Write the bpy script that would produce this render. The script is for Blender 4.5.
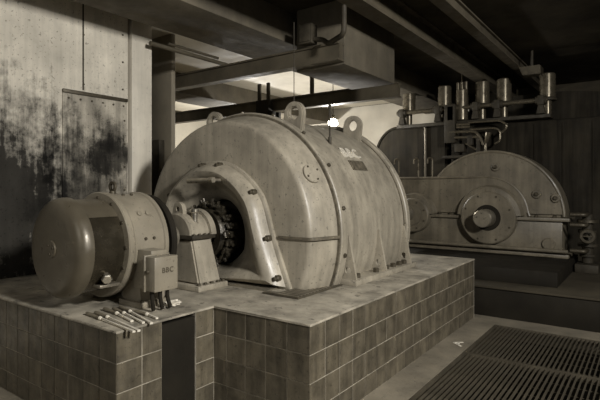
import bpy, bmesh, math, random
from mathutils import Vector, Matrix
random.seed(7)
for o in list(bpy.data.objects): bpy.data.objects.remove(o)
S = bpy.context.scene
C = S.collection
PI = math.pi

# ------------------------------------------------------------------ camera, light, exposure
FPX, HY, CZ = 486.0, 187.0, 1.30                     # focal length in pixels, horizon row, eye height
YAW = math.atan(353 / FPX)
cam = bpy.data.cameras.new('camera'); cam.sensor_width = 36.0; cam.lens = FPX / 600 * 36
cam.shift_y = -(200 - HY) / 600.0; cam.clip_start = 0.05
camo = bpy.data.objects.new('camera', cam); C.objects.link(camo)
camo.location = (0, 0, CZ); camo.rotation_euler = (PI / 2, 0, YAW); S.camera = camo

W = bpy.data.worlds.new('world'); S.world = W; W.use_nodes = True
W.node_tree.nodes['Background'].inputs[0].default_value = (1.0, 0.97, 0.93, 1)
W.node_tree.nodes['Background'].inputs[1].default_value = 0.014

def area(name, loc, target, size, power, col=(1, 0.975, 0.94)):
    l = bpy.data.lights.new(name, 'AREA'); l.energy = power; l.size = size[0]; l.shape = 'RECTANGLE'; l.size_y = size[1]; l.color = col
    o = bpy.data.objects.new(name, l); C.objects.link(o); o.location = loc
    o.rotation_euler = (Vector(target) - Vector(loc)).to_track_quat('-Z', 'Y').to_euler()
    return o
area('ceiling_lamp_light', (2.2, 1.2, 2.96), (-2.8, 2.6, 1.2), (0.5, 0.5), 390)
area('rear_fill_light', (-1.6, -2.6, 2.6), (-2.9, 2.4, 0.9), (2.0, 1.0), 26)  # added fill light behind the camera, no window stands there
S.view_settings.view_transform = 'Standard'; S.view_settings.look = 'None'
S.view_settings.exposure = 0.0; S.view_settings.gamma = 1.0; S.view_settings.use_curve_mapping = False

# ------------------------------------------------------------------ pixel -> place helpers
_c, _s = math.cos(YAW), math.sin(YAW)
def ray(px, py):
    a = (px - 300) / FPX
    return Vector((_c * a - _s, _s * a + _c, (HY - py) / FPX))
def onz(px, py, z): d = ray(px, py); t = (z - CZ) / d.z; return Vector((d.x * t, d.y * t, z))
def onx(px, py, x): d = ray(px, py); t = x / d.x; return Vector((x, d.y * t, CZ + d.z * t))
def ony(px, py, y): d = ray(px, py); t = y / d.y; return Vector((d.x * t, y, CZ + d.z * t))

# ------------------------------------------------------------------ materials
def sep(v):
    "a warm grey of brightness v"
    k = max(0.0, min(1.0, (v - 0.08) / 0.32))
    return (v * 1.05, v * (0.845 + 0.080 * k) * 1.05, v * (0.57 + 0.195 * k) * 1.05, 1)
def mat(name, v, rough=0.5, metal=0.0, var=0.35, vscale=3.0, spots=0.0, spotscale=25.0, spotv=0.03, streak=0.0,
        bump=0.15, bscale=60.0, rnd=0.0, spec=0.5, warm=1.0, marks=None, drip=0.0):
    m = bpy.data.materials.new(name); m.use_nodes = True
    nt = m.node_tree; N = nt.nodes; L = nt.links
    b = N['Principled BSDF']; b.inputs['Roughness'].default_value = rough; b.inputs['Metallic'].default_value = metal
    b.inputs['Specular IOR Level'].default_value = spec
    tc = N.new('ShaderNodeTexCoord'); src = tc.outputs['Object']
    if rnd:
        oi = N.new('ShaderNodeObjectInfo')
        ad = N.new('ShaderNodeVectorMath'); ad.operation = 'MULTIPLY_ADD'
        cm = N.new('ShaderNodeCombineXYZ')
        for k in range(3): L.new(oi.outputs['Random'], cm.inputs[k])
        L.new(cm.outputs[0], ad.inputs[0]); ad.inputs[1].default_value = (37, 53, 71); L.new(src, ad.inputs[2]); src = ad.outputs[0]
    def noise(scale, detail=5, rough_=0.6, vec=None):
        n = N.new('ShaderNodeTexNoise'); n.inputs['Scale'].default_value = scale; n.inputs['Detail'].default_value = detail
        n.inputs['Roughness'].default_value = rough_; L.new(vec or src, n.inputs['Vector']); return n.outputs['Fac']
    def ramp(fac, a, b_, ca, cb):
        r = N.new('ShaderNodeMapRange'); r.inputs[1].default_value = a; r.inputs[2].default_value = b_
        r.inputs[3].default_value = ca; r.inputs[4].default_value = cb; L.new(fac, r.inputs[0]); return r.outputs[0]
    def mul(a, b_):
        x = N.new('ShaderNodeMath'); x.operation = 'MULTIPLY'
        for k, q in enumerate((a, b_)):
            if isinstance(q, (int, float)): x.inputs[k].default_value = q
            else: L.new(q, x.inputs[k])
        return x.outputs[0]
    val = ramp(noise(vscale), 0.3, 0.7, 1 - var, 1 + var)
    if streak:
        mp = N.new('ShaderNodeMapping'); mp.inputs['Scale'].default_value = (1, 1, 0.06); L.new(src, mp.inputs[0])
        val = mul(val, ramp(noise(14, 4, 0.6, mp.outputs[0]), 0.35, 0.65, 1 - streak, 1 + streak * 0.6))
    if rnd: val = mul(val, ramp(oi.outputs['Random'], 0, 1, 1 - rnd, 1 + rnd))
    if spots: val = mul(val, ramp(noise(spotscale, 3, 0.7), 0.62 - 0.0, 0.66, 1.0, 1 - spots))
    if drip:
        mp2 = N.new('ShaderNodeMapping'); mp2.inputs['Scale'].default_value = (1, 1, 0.22); L.new(src, mp2.inputs[0])
        val = mul(val, ramp(noise(13, 6, 0.75, mp2.outputs[0]), 0.63, 0.72, 1.0, 1 - drip))
    if marks: val = mul(val, marks(N, L, src, noise))
    mx = N.new('ShaderNodeVectorMath'); mx.operation = 'SCALE'
    mx.inputs[0].default_value = sep(v)[:3]; L.new(val, mx.inputs['Scale']); L.new(mx.outputs[0], b.inputs['Base Color'])
    L.new(ramp(noise(vscale * 2.3), 0.3, 0.7, max(0.05, rough - 0.12), min(1, rough + 0.15)), b.inputs['Roughness'])
    if bump:
        bp = N.new('ShaderNodeBump'); bp.inputs['Strength'].default_value = bump; bp.inputs['Distance'].default_value = 0.01
        L.new(noise(bscale, 4), bp.inputs['Height']); L.new(bp.outputs[0], b.inputs['Normal'])
    return m

def wall_smears_patches(N, L, src, noise):
    "ragged dark smears and two broad dark patches on the left wall (world y, z)"
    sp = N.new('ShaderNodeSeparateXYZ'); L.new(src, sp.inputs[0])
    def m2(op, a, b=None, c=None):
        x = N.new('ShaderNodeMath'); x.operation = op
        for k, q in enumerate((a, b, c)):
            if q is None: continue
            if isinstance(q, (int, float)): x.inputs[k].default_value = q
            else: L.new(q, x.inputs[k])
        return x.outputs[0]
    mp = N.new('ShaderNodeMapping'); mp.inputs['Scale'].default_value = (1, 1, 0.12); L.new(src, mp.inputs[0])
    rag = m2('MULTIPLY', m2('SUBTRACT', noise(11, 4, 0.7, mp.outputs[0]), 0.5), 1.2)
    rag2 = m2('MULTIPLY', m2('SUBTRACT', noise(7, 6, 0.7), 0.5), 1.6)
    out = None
    for cy, cz, ry, rz, dk in ((2.62, 1.58, 0.25, 0.22, 0.80), (2.64, 1.74, 0.13, 0.18, 0.55), (2.06, 1.55, 0.06, 0.24, 0.6), (1.5, 1.10, 1.08, 1.02, 0.94), (2.42, 1.05, 0.48, 0.95, 0.62)):  # the last pair are the broad dark patches over the lower wall
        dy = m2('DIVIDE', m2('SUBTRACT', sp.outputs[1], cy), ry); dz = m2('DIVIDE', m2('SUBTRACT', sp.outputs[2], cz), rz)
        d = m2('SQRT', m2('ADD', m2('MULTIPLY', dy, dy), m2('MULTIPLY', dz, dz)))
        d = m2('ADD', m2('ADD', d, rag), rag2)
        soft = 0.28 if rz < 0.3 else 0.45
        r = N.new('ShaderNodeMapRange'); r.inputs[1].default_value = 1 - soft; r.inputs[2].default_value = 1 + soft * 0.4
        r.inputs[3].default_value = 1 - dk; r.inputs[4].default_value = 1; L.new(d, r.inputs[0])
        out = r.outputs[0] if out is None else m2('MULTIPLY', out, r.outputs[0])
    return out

M = {
 'paint':   mat('machine_paint', 0.265, 0.40, var=0.26, vscale=3.2, spots=0.45, spotscale=38, streak=0.20, drip=0.6, bump=0.14, bscale=45),
 'paint2':  mat('exciter_paint', 0.22, 0.36, var=0.20, vscale=5, spots=0.35, spotscale=40, bump=0.08),
 'paintd':  mat('gearbox_paint', 0.135, 0.42, var=0.35, vscale=2.5, spots=0.35, spotscale=24, streak=0.2, drip=0.4, bump=0.12),
 'capm':    mat('end_cap_metal', 0.095, 0.36, metal=0.25, var=0.18, vscale=5, bump=0.06),
 'steel':   mat('worn_steel', 0.30, 0.34, metal=0.7, var=0.3, vscale=8, bump=0.1),
 'bright':  mat('bright_steel', 0.55, 0.25, metal=0.9, var=0.2, vscale=8, bump=0.05),
 'dark':    mat('dark_iron', 0.035, 0.6, spec=0.25, var=0.4, vscale=8, bump=0.2),
 'bolt':    mat('bolt_iron', 0.075, 0.45, metal=0.5, var=0.3, vscale=20, bump=0.1),
 'rust':    mat('rusty_edge', 0.09, 0.6, var=0.5, vscale=20, bump=0.2),
 'letter':  mat('raised_letter', 0.55, 0.4, var=0.1, vscale=20, bump=0.05),
 'grate':   mat('grating_steel', 0.075, 0.6, metal=0.3, var=0.3, vscale=8, bump=0.1),
 'black':   mat('black_rubber', 0.014, 0.7, spec=0.15, var=0.3, bump=0.1),
 'gloss':   mat('brush_cover_steel', 0.07, 0.24, metal=0.7, var=0.3, vscale=5, bump=0.04),
 'wind':    mat('winding_varnish', 0.035, 0.35, metal=0.4, var=0.6, vscale=25, bump=0.4, bscale=40),
 'turb':    mat('turbine_lagging', 0.022, 0.75, spec=0.12, var=0.4, vscale=2, streak=0.45, bump=0.1),
 'valve':   mat('valve_steel', 0.13, 0.28, metal=0.6, var=0.15, vscale=6, bump=0.015),
 'tile':    mat('glazed_tile', 0.095, 0.42, var=0.35, vscale=9, spots=0.5, spotscale=55, streak=0.35, drip=0.35, bump=0.12, bscale=70, rnd=0.12),
 'grout':   mat('grout', 0.29, 0.85, var=0.4, vscale=12, bump=0.2),
 'slab':    mat('plinth_slab', 0.30, 0.55, var=0.55, vscale=5, spots=0.6, spotscale=16, drip=0.45, bump=0.4, bscale=30),
 'floor':   mat('floor_concrete', 0.17, 0.75, var=0.35, vscale=3, spots=0.4, spotscale=30, bump=0.3),
 'pit':     mat('pit_dark', 0.02, 0.9, spec=0.1, bump=0.1),
 'wall':    mat('wall_plaster', 0.54, 0.8, spec=0.1, var=0.28, vscale=1.7, spots=0.5, spotscale=42, streak=0.12, bump=0.25, bscale=35, marks=wall_smears_patches),
 'sheet':   mat('access_sheet_paint', 0.36, 0.7, spec=0.12, var=0.35, vscale=3.0, spots=0.5, spotscale=36, streak=0.25, bump=0.25, bscale=35, marks=wall_smears_patches),
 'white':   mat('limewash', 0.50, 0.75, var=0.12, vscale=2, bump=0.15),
 'column':  mat('column_paint', 0.55, 0.55, var=0.12, vscale=3, streak=0.10, spots=0.2, bump=0.08),
 'colgrey': mat('column_grey', 0.20, 0.6, var=0.15, vscale=3, bump=0.08),
 'conc':    mat('ceiling_concrete', 0.09, 0.8, var=0.3, vscale=2.5, streak=0.1, bump=0.3, bscale=25),
 'concd':   mat('dark_concrete', 0.04, 0.85, spec=0.15, var=0.5, vscale=1.6, bump=0.3, bscale=25),
 'beam':    mat('beam_steel', 0.085, 0.55, metal=0.2, var=0.3, vscale=4, bump=0.1),
 'wood':    mat('file_handle_wood', 0.16, 0.45, var=0.3, vscale=30, bump=0.1),
 'filem':   mat('file_steel', 0.62, 0.4, metal=0.1, var=0.1, vscale=20, bump=0.05),
 'cloth':   mat('rag_cloth', 0.50, 0.9, var=0.4, vscale=30, bump=0.3),
 'chalk':   mat('chalk_white', 0.70, 0.9, var=0.3, vscale=40, bump=0.1),
}
em = bpy.data.materials.new('lamp_glow'); em.use_nodes = True
eb = em.node_tree.nodes['Principled BSDF']; eb.inputs['Emission Color'].default_value = (1, 0.93, 0.78, 1); eb.inputs['Emission Strength'].default_value = 40
M['glow'] = em

# ------------------------------------------------------------------ mesh helpers (world coordinates)
def BM(): return bmesh.new()
def box(bm, x0, x1, y0, y1, z0, z1, bev=0.0):
    r = bmesh.ops.create_cube(bm, size=1.0)
    vs = r['verts']
    for v in vs: v.co = Vector(((x0 + x1) / 2 + v.co.x * (x1 - x0), (y0 + y1) / 2 + v.co.y * (y1 - y0), (z0 + z1) / 2 + v.co.z * (z1 - z0)))
    if bev:
        es = list({e for v in vs for e in v.link_edges})
        bmesh.ops.bevel(bm, geom=es, offset=bev, segments=2, affect='EDGES', profile=0.5)
    return bm
def hull8(bm, b, t, bev=0.0):
    "prism between 4 bottom points and 4 top points"
    v = [bm.verts.new(p) for p in list(b) + list(t)]
    fs = [bm.faces.new([v[i] for i in q]) for q in ((3, 2, 1, 0), (4, 5, 6, 7), (0, 1, 5, 4), (1, 2, 6, 5), (2, 3, 7, 6), (3, 0, 4, 7))]
    if bev: bmesh.ops.bevel(bm, geom=list({e for f in fs for e in f.edges}), offset=bev, segments=2, affect='EDGES')
    bmesh.ops.recalc_face_normals(bm, faces=bm.faces[:])
    return bm
def frame_of(d):
    d = Vector(d).normalized(); u = d.cross(Vector((0, 0, 1)))
    if u.length < 1e-3: u = Vector((1, 0, 0))
    u.normalize(); return u, d.cross(u).normalized()
def cyl(bm, a, b, r, r2=None, n=24, bev=0.0):
    a, b = Vector(a), Vector(b); r2 = r if r2 is None else r2; u, w = frame_of(b - a); rings = []
    prof = [(0, r), (1, r2)]
    L_ = (b - a).length
    if bev: prof = [(0, r - bev), (bev / L_, r), (1 - bev / L_, r2), (1, r2 - bev)]
    for t, rr in prof:
        c = a.lerp(b, t); rings.append([bm.verts.new(c + (u * math.cos(k * 2 * PI / n) + w * math.sin(k * 2 * PI / n)) * rr) for k in range(n)])
    for A, B in zip(rings, rings[1:]):
        for k in range(n): bm.faces.new((A[k], A[(k + 1) % n], B[(k + 1) % n], B[k]))
    bm.faces.new(rings[0][::-1]); bm.faces.new(rings[-1])
    bmesh.ops.recalc_face_normals(bm, faces=bm.faces[:])
    return bm
def tube(bm, pts, r, n=10):
    pts = [Vector(p) for p in pts]; rings = []
    u = None
    for i, p in enumerate(pts):
        d = (pts[min(i + 1, len(pts) - 1)] - pts[max(i - 1, 0)]).normalized()
        if u is None: u, w = frame_of(d)
        else: u = (u - d * u.dot(d)).normalized(); w = d.cross(u)
        rings.append([bm.verts.new(p + (u * math.cos(k * 2 * PI / n) + w * math.sin(k * 2 * PI / n)) * r) for k in range(n)])
    for A, B in zip(rings, rings[1:]):
        for k in range(n): bm.faces.new((A[k], A[(k + 1) % n], B[(k + 1) % n], B[k]))
    bm.faces.new(rings[0][::-1]); bm.faces.new(rings[-1])
    bmesh.ops.recalc_face_normals(bm, faces=bm.faces[:])
    return bm
def smooth_path(pts, r=0.05, k=5):
    "polyline with rounded corners"
    pts = [Vector(p) for p in pts]; out = [pts[0]]
    for a, b, c in zip(pts, pts[1:], pts[2:]):
        ra = min(r, (a - b).length * 0.49, (c - b).length * 0.49)
        p, q = b + (a - b).normalized() * ra, b + (c - b).normalized() * ra
        for i in range(k + 1): t = i / k; out.append(p * (1 - t) ** 2 + b * 2 * t * (1 - t) + q * t * t)
    return out + [pts[-1]]
def revolve(bm, prof, cx, cz, n=96, a0=0.0, a1=2 * PI, caps=True):
    "profile [(y, r)] turned about the horizontal axis along y through (cx, cz)"
    full = abs(a1 - a0 - 2 * PI) < 1e-6; m = n if full else n + 1; rings = []
    for y, r in prof:
        if r < 1e-6: rings.append([bm.verts.new((cx, y, cz))])
        else: rings.append([bm.verts.new((cx + r * math.cos(a0 + (a1 - a0) * k / n), y, cz + r * math.sin(a0 + (a1 - a0) * k / n))) for k in range(m)])
    for A, B in zip(rings, rings[1:]):
        for k in range(n):
            k2 = (k + 1) % m
            if len(A) == 1: bm.faces.new((A[0], B[k2], B[k]))
            elif len(B) == 1: bm.faces.new((A[k], A[k2], B[0]))
            else: bm.faces.new((A[k], A[k2], B[k2], B[k]))
    bmesh.ops.recalc_face_normals(bm, faces=bm.faces[:])
    return bm
def cut_below(bm, z):
    r = bmesh.ops.bisect_plane(bm, geom=bm.verts[:] + bm.edges[:] + bm.faces[:], plane_co=(0, 0, z), plane_no=(0, 0, -1), clear_outer=True)
    return bm
def cut_above(bm, z):
    bmesh.ops.bisect_plane(bm, geom=bm.verts[:] + bm.edges[:] + bm.faces[:], plane_co=(0, 0, z), plane_no=(0, 0, 1), clear_outer=True)
    return bm
def extrude_poly(bm, pts, vec, bev=0.0):
    vec = Vector(vec); a = [bm.verts.new(p) for p in pts]; b = [bm.verts.new(Vector(p) + vec) for p in pts]; n = len(a)
    f = [bm.faces.new(a[::-1]), bm.faces.new(b)] + [bm.faces.new((a[k], a[(k + 1) % n], b[(k + 1) % n], b[k])) for k in range(n)]
    if bev: bmesh.ops.bevel(bm, geom=list({e for q in f[:2] for e in q.edges}), offset=bev, segments=2, affect='EDGES')
    bmesh.ops.recalc_face_normals(bm, faces=bm.faces[:])
    return bm
def ray_poly(c, d, poly):
    "distance from c along d to the closed 2d outline"
    best = None
    for (ax, ay), (bx, by) in zip(poly, poly[1:] + poly[:1]):
        ex, ey = bx - ax, by - ay; den = d[0] * ey - d[1] * ex
        if abs(den) < 1e-9: continue
        t = ((ax - c[0]) * ey - (ay - c[1]) * ex) / den; s = ((ax - c[0]) * d[1] - (ay - c[1]) * d[0]) / den
        if t > 0 and -1e-6 <= s <= 1 + 1e-6 and (best is None or t > best): best = t
    return best
def plate_hole(bm, poly, hc, hr, P0, U, V, thick, n=40):
    "flat plate: 2d outline poly with a round hole, laid in the frame P0 + a U + b V, thickness along U x V"
    P0, U, V = Vector(P0), Vector(U), Vector(V); Nn = U.cross(V).normalized()
    angs = sorted({round(k * 2 * PI / n - PI, 6) for k in range(n)} | {round(math.atan2(y - hc[1], x - hc[0]), 6) for x, y in poly})
    o, i = [], []
    for a in angs:
        d = (math.cos(a), math.sin(a)); t = ray_poly(hc, d, poly)
        o.append((hc[0] + d[0] * t, hc[1] + d[1] * t)); i.append((hc[0] + d[0] * hr, hc[1] + d[1] * hr))
    put = lambda q, h: bm.verts.new(P0 + U * q[0] + V * q[1] + Nn * h)
    O0, O1, I0, I1 = [put(q, -thick / 2) for q in o], [put(q, thick / 2) for q in o], [put(q, -thick / 2) for q in i], [put(q, thick / 2) for q in i]
    m = len(angs)
    for k in range(m):
        j = (k + 1) % m
        for q in ((O0[k], O0[j], O1[j], O1[k]), (I0[k], I1[k], I1[j], I0[j]), (O0[k], I0[k], I0[j], O0[j]), (O1[k], O1[j], I1[j], I1[k])): bm.faces.new(q)
    bmesh.ops.remove_doubles(bm, verts=bm.verts[:], dist=1e-5)
    bmesh.ops.recalc_face_normals(bm, faces=bm.faces[:])
    return bm
def to_mesh(name, bm, m, smooth=True):
    me = bpy.data.meshes.new(name); bm.to_mesh(me); bm.free(); me.materials.append(M[m] if isinstance(m, str) else m)
    if smooth:
        for p in me.polygons: p.use_smooth = True
        me.set_sharp_from_angle(angle=math.radians(38))
    return me
ROOT = {}
def tag(o, label=None, cat=None, group=None, kind=None):
    if label: o['label'] = label
    if cat: o['category'] = cat
    if group: o['group'] = group
    if kind: o['kind'] = kind
    return o
def thing(name, label, cat, loc, group=None):
    o = bpy.data.objects.new(name, None); C.objects.link(o); o.location = loc; o.empty_display_size = 0.1
    tag(o, label, cat, group); ROOT[o.name] = Vector(loc); return o
def part(name, bm, m, parent=None, label=None, smooth=True):
    "one mesh object from a bmesh in world coordinates; its root's origin is subtracted"
    off = Vector((0, 0, 0)); p = parent
    while p is not None:
        if p.name in ROOT: off = ROOT[p.name]
        p = p.parent
    if off.length: bmesh.ops.translate(bm, verts=bm.verts[:], vec=-off)
    o = bpy.data.objects.new(name, to_mesh(name, bm, m, smooth)); C.objects.link(o)
    if parent is not None: o.parent = parent
    if label: o['label'] = label
    return o
def solo(name, bm, m, label, cat, loc, group=None):
    "a thing that is one mesh, with its origin at its base"
    bmesh.ops.translate(bm, verts=bm.verts[:], vec=-Vector(loc))
    o = bpy.data.objects.new(name, to_mesh(name, bm, m)); C.objects.link(o); o.location = loc
    return tag(o, label, cat, group)
def struct(name, bm, m, label, parent=None):
    o = part(name, bm, m, parent)
    if parent is None: tag(o, label, None, None, 'structure')
    return o
def piece(name, me, parent, pos, rot=None, scale=None):
    "an object that shares mesh data, placed at a world position under its parent"
    o = bpy.data.objects.new(name, me); C.objects.link(o)
    off = Vector((0, 0, 0)); p = parent
    while p is not None:
        if p.name in ROOT: off = ROOT[p.name]
        p = p.parent
    o.parent = parent; o.location = Vector(pos) - off
    if rot is not None: o.rotation_mode = 'QUATERNION'; o.rotation_quaternion = rot
    if scale is not None: o.scale = scale
    return o
def zrot(d): return Vector((0, 0, 1)).rotation_difference(Vector(d).normalized())
def hexmesh(name, r, h, m='bolt', n=6):
    b = BM(); cyl(b, (0, 0, 0), (0, 0, h), r, n=n, bev=h * 0.18)
    return to_mesh(name, b, m, n > 6)
BOLT = hexmesh('bolt_head', 0.016, 0.018); BOLT_S = hexmesh('bolt_head_small', 0.010, 0.012); BOLT_L = hexmesh('bolt_head_large', 0.026, 0.035)
STUD = hexmesh('round_stud', 0.013, 0.010, 'bolt', 14); RIVET = hexmesh('wall_bolt', 0.009, 0.010, 'bolt', 8)
PSTUD = hexmesh('painted_stud', 0.017, 0.012, 'paint2', 14)
def text_mesh(txt, size, depth, offset=0.0):
    cu = bpy.data.curves.new('lettering', 'FONT'); cu.body = txt; cu.size = size; cu.extrude = depth; cu.offset = offset; cu.resolution_u = 3; cu.space_character = 1.12
    cu.align_x = 'CENTER'; cu.align_y = 'CENTER'
    o = bpy.data.objects.new('lettering_tmp', cu); C.objects.link(o)
    dg = bpy.context.evaluated_depsgraph_get(); me = bpy.data.meshes.new_from_object(o.evaluated_get(dg))
    bpy.data.objects.remove(o); bpy.data.curves.remove(cu)
    return me

# ------------------------------------------------------------------ the setting
PT = 0.585                       # top of the machine plinth
X0, ZC = -2.78, 0.945            # machine axis
XD = -2.75                       # centre of the generator drum
CEIL = 3.10
XW = -4.10                       # left wall
XR, XI, YF, YE, YB = -1.44, -2.145, 2.07, 1.41, 4.94     # plinth: right face, inner step, front, extension front, far end
GX0, GX1, GY0, GYJ, GY1 = -1.215, 0.62, 2.05, 3.86, 4.81   # grating pit

b = BM()
box(b, -9.5, GX0, -3.5, 9.6, -0.12, 0); box(b, GX1, 4.2, -3.5, 9.6, -0.12, 0)
box(b, GX0, GX1, -3.5, GY0, -0.12, 0); box(b, GX0, GX1, GY1, 9.6, -0.12, 0)
floor = struct('floor', b, 'floor', 'grey concrete machine hall floor with a grated pit')
b = BM()
box(b, GX0 - 0.05, GX1 + 0.05, GY0 - 0.05, GY1 + 0.05, -0.75, -0.70)
box(b, GX0 - 0.05, GX0 - 0.001, GY0, GY1, -0.7, -0.12); box(b, GX1 + 0.001, GX1 + 0.05, GY0, GY1, -0.7, -0.12)
box(b, GX0, GX1, GY0 - 0.05, GY0 - 0.001, -0.7, -0.12); box(b, GX0, GX1, GY1 + 0.001, GY1 + 0.05, -0.7, -0.12)
part('pit_lining', b, 'pit', floor)

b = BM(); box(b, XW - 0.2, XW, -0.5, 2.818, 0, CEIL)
wl = struct('wall_left', b, 'wall', 'plastered left wall with dark smears, broad dark patches and bolted sheet')
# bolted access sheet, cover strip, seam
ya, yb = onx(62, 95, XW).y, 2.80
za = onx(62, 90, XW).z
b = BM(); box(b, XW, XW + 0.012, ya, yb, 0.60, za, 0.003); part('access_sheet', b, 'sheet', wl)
b = BM(); box(b, XW + 0.012, XW + 0.03, ya - 0.005, yb, za - 0.02, za + 0.012, 0.004); part('sheet_lip', b, 'bolt', wl)
ys = onx(83, 50, XW).y
b = BM(); box(b, XW, XW + 0.006, ys - 0.006, ys + 0.006, za + 0.03, CEIL - 0.01); part('seam_strip', b, 'dark', wl)
rx = Vector((1, 0, 0))
for k in range(6):
    t = k / 5
    piece('bolt', RIVET, wl, (XW + 0.012, ya + 0.05 + (yb - ya - 0.09) * t, za - 0.06), zrot(rx))
for k in range(5):
    piece('bolt', RIVET, wl, (XW + 0.012, yb - 0.03, za - 0.2 - 0.22 * k), zrot(rx))
for z in (za + 0.08, za + 0.52): piece('bolt', RIVET, wl, (XW + 0.006, ys, z), zrot(rx))
for z in (za + 0.10, za + 0.36, za + 0.62): piece('bolt', RIVET, wl, (XW, 2.76, z), zrot(rx))

b = BM(); box(b, XW - 0.24, XW + 0.03, 2.845, 3.075, 0, CEIL, 0.008)
c1 = struct('trim_1', b, 'column', 'pale painted steel column at the end of the left wall')
p0, p1 = ony(151, 100, 3.7), ony(171.5, 31, 3.7)
b = BM(); box(b, p0.x, p1.x, 3.7, 3.76, 0, CEIL - 0.002, 0.01)
c2 = struct('trim_2', b, 'colgrey', 'grey square column behind the pale one')
q0, q1 = ony(152, 141, 3.69), ony(164, 175, 3.69)
b = BM(); box(b, q0.x, q1.x, 3.62, 3.699, 1.2, q0.z, 0.006)
solo('switch_box', b, 'dark', 'dark flat switch box on the grey square column', 'switch box', ((q0.x + q1.x) / 2, 3.66, 1.2))

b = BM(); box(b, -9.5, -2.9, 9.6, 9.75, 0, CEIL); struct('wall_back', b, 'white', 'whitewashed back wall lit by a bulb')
b = BM(); box(b, -2.9, 4.2, 9.6, 9.75, 0, CEIL); struct('wall_back_dark', b, 'concd', 'dark back wall behind the turbine')  # right part of the back wall, in a darker concrete
b = BM(); box(b, 4.2, 4.35, -3.5, 9.6, 0, CEIL); struct('wall_right', b, 'concd', 'dark right wall of the hall')
b = BM(); box(b, -9.65, -9.5, 3.0, 9.6, 0, CEIL); struct('wall_far_left', b, 'white', 'whitewashed wall of the bay behind the columns')
b = BM(); box(b, -9.5, 4.2, -3.5, 9.6, CEIL, CEIL + 0.15)
ceil = struct('ceiling', b, 'concd', 'dark concrete ceiling slab with downstand beams')
# concrete downstand beams
b = BM(); box(b, -3.74, -3.03, -1.0, 9.5, 2.78, CEIL, 0.01); part('downstand_beam', b, 'conc', ceil)
jx0, jx1 = ony(296, 68, 3.98).x, ony(344, 66, 3.98).x
b = BM(); box(b, jx0, jx1, 3.99, 5.10, 2.47, CEIL, 0.01); part('downstand_beam', b, 'conc', ceil)
b = BM(); box(b, -6.7, -6.0, 3.0, 9.5, 2.78, CEIL, 0.01); part('downstand_beam', b, 'conc', ceil)
b = BM(); box(b, -9.0, -3.75, 3.0, 9.5, CEIL - 0.012, CEIL - 0.001); part('ceiling_plaster', b, 'white', ceil)

# plinth
pl = thing('machine_plinth', 'stepped tiled plinth that carries the large generator', 'plinth', (-2.7, 3.4, 0))
T = 0.003
nz0, ny0, ny1 = 0.02, onx(162, 330, XI).y, onx(196, 330, XI).y
b = BM()
box(b, XW + 0.001, XR - T, YF + T, YB, 0, PT - 0.012)
part('core', b, 'grout', pl)
b = BM()
box(b, XW + 0.001, XI - 0.4, YE + T, YF + T, 0, PT - 0.012)
box(b, XI - 0.4, XI - T, YE + T, ny0, 0, PT - 0.012); box(b, XI - 0.4, XI - T, ny1, YF + T, 0, PT - 0.012)
part('core', b, 'grout', pl)
b = BM(); box(b, XI - 0.399, XI - 0.012, ny0 + 0.001, ny1 - 0.001, 0.0, PT - 0.035); part('niche_panel', b, 'black', pl, 'black panel filling the niche in the plinth')  # near-black block, almost flush with the tiles
b = BM()
e = 0.004
pts = [(XW + 0.001, YE - e), (XI + e, YE - e), (XI + e, YF - e), (XR + e, YF - e), (XR + e, YB), (XW + 0.001, YB)]
extrude_poly(b, [Vector((x, y, PT - 0.012)) for x, y in pts], (0, 0, 0.012), 0.003); part('top_slab', b, 'slab', pl)
b = BM(); box(b, -0.0725, 0.0725, 0, T, -0.0725, 0.0725); bmesh.ops.bevel(b, geom=[e_ for e_ in b.edges if all(v.co.y < 1e-6 for v in e_.verts)], offset=0.001, segments=1, affect='EDGES')
TILE = to_mesh('tile', b, 'tile', False)
TS = 0.15
def tile_run(p0, p1, normal, skip=None):
    "tiles over a vertical face from p0 to p1 (x, y), facing normal"
    p0, p1 = Vector(p0), Vector(p1); L_ = (p1 - p0).length; d = (p1 - p0) / L_; nrm = Vector(normal)
    rot = Matrix((( -nrm.y, -nrm.x, 0), (nrm.x, -nrm.y, 0), (0, 0, 1))).to_quaternion()
    k = 0
    while k * TS < L_ - 0.02:
        a, e_ = k * TS, min((k + 1) * TS, L_); k += 1
        if e_ - a < 0.03: continue
        ztop = PT - 0.012
        while ztop > 0.02:
            zb = max(ztop - TS, 0.0)
            mid = (a + e_) / 2; q = p0 + d * mid
            if not (skip and skip(a, e_)):
                sx, sz = (e_ - a - 0.0055) / 0.145, (ztop - zb - 0.0055) / 0.145
                jit = random.uniform(-0.0008, 0.0008)
                piece('tile', TILE, pl, (q.x - nrm.x * (T + jit * 0) + nrm.x * (T + jit) , q.y - nrm.y * T + nrm.y * (T + jit), (ztop + zb) / 2), rot, (sx, 1, sz))
            ztop = zb
tile_run((XR, YF), (XR, YB), (1, 0))
tile_run((XR, YF), (XI, YF), (0, -1))
tile_run((XI, YE), (-3.85, YE), (0, -1))
tile_run((XI, YE), (XI, ny0), (1, 0)); tile_run((XI, ny1), (XI, YF), (1, 0))

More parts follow.
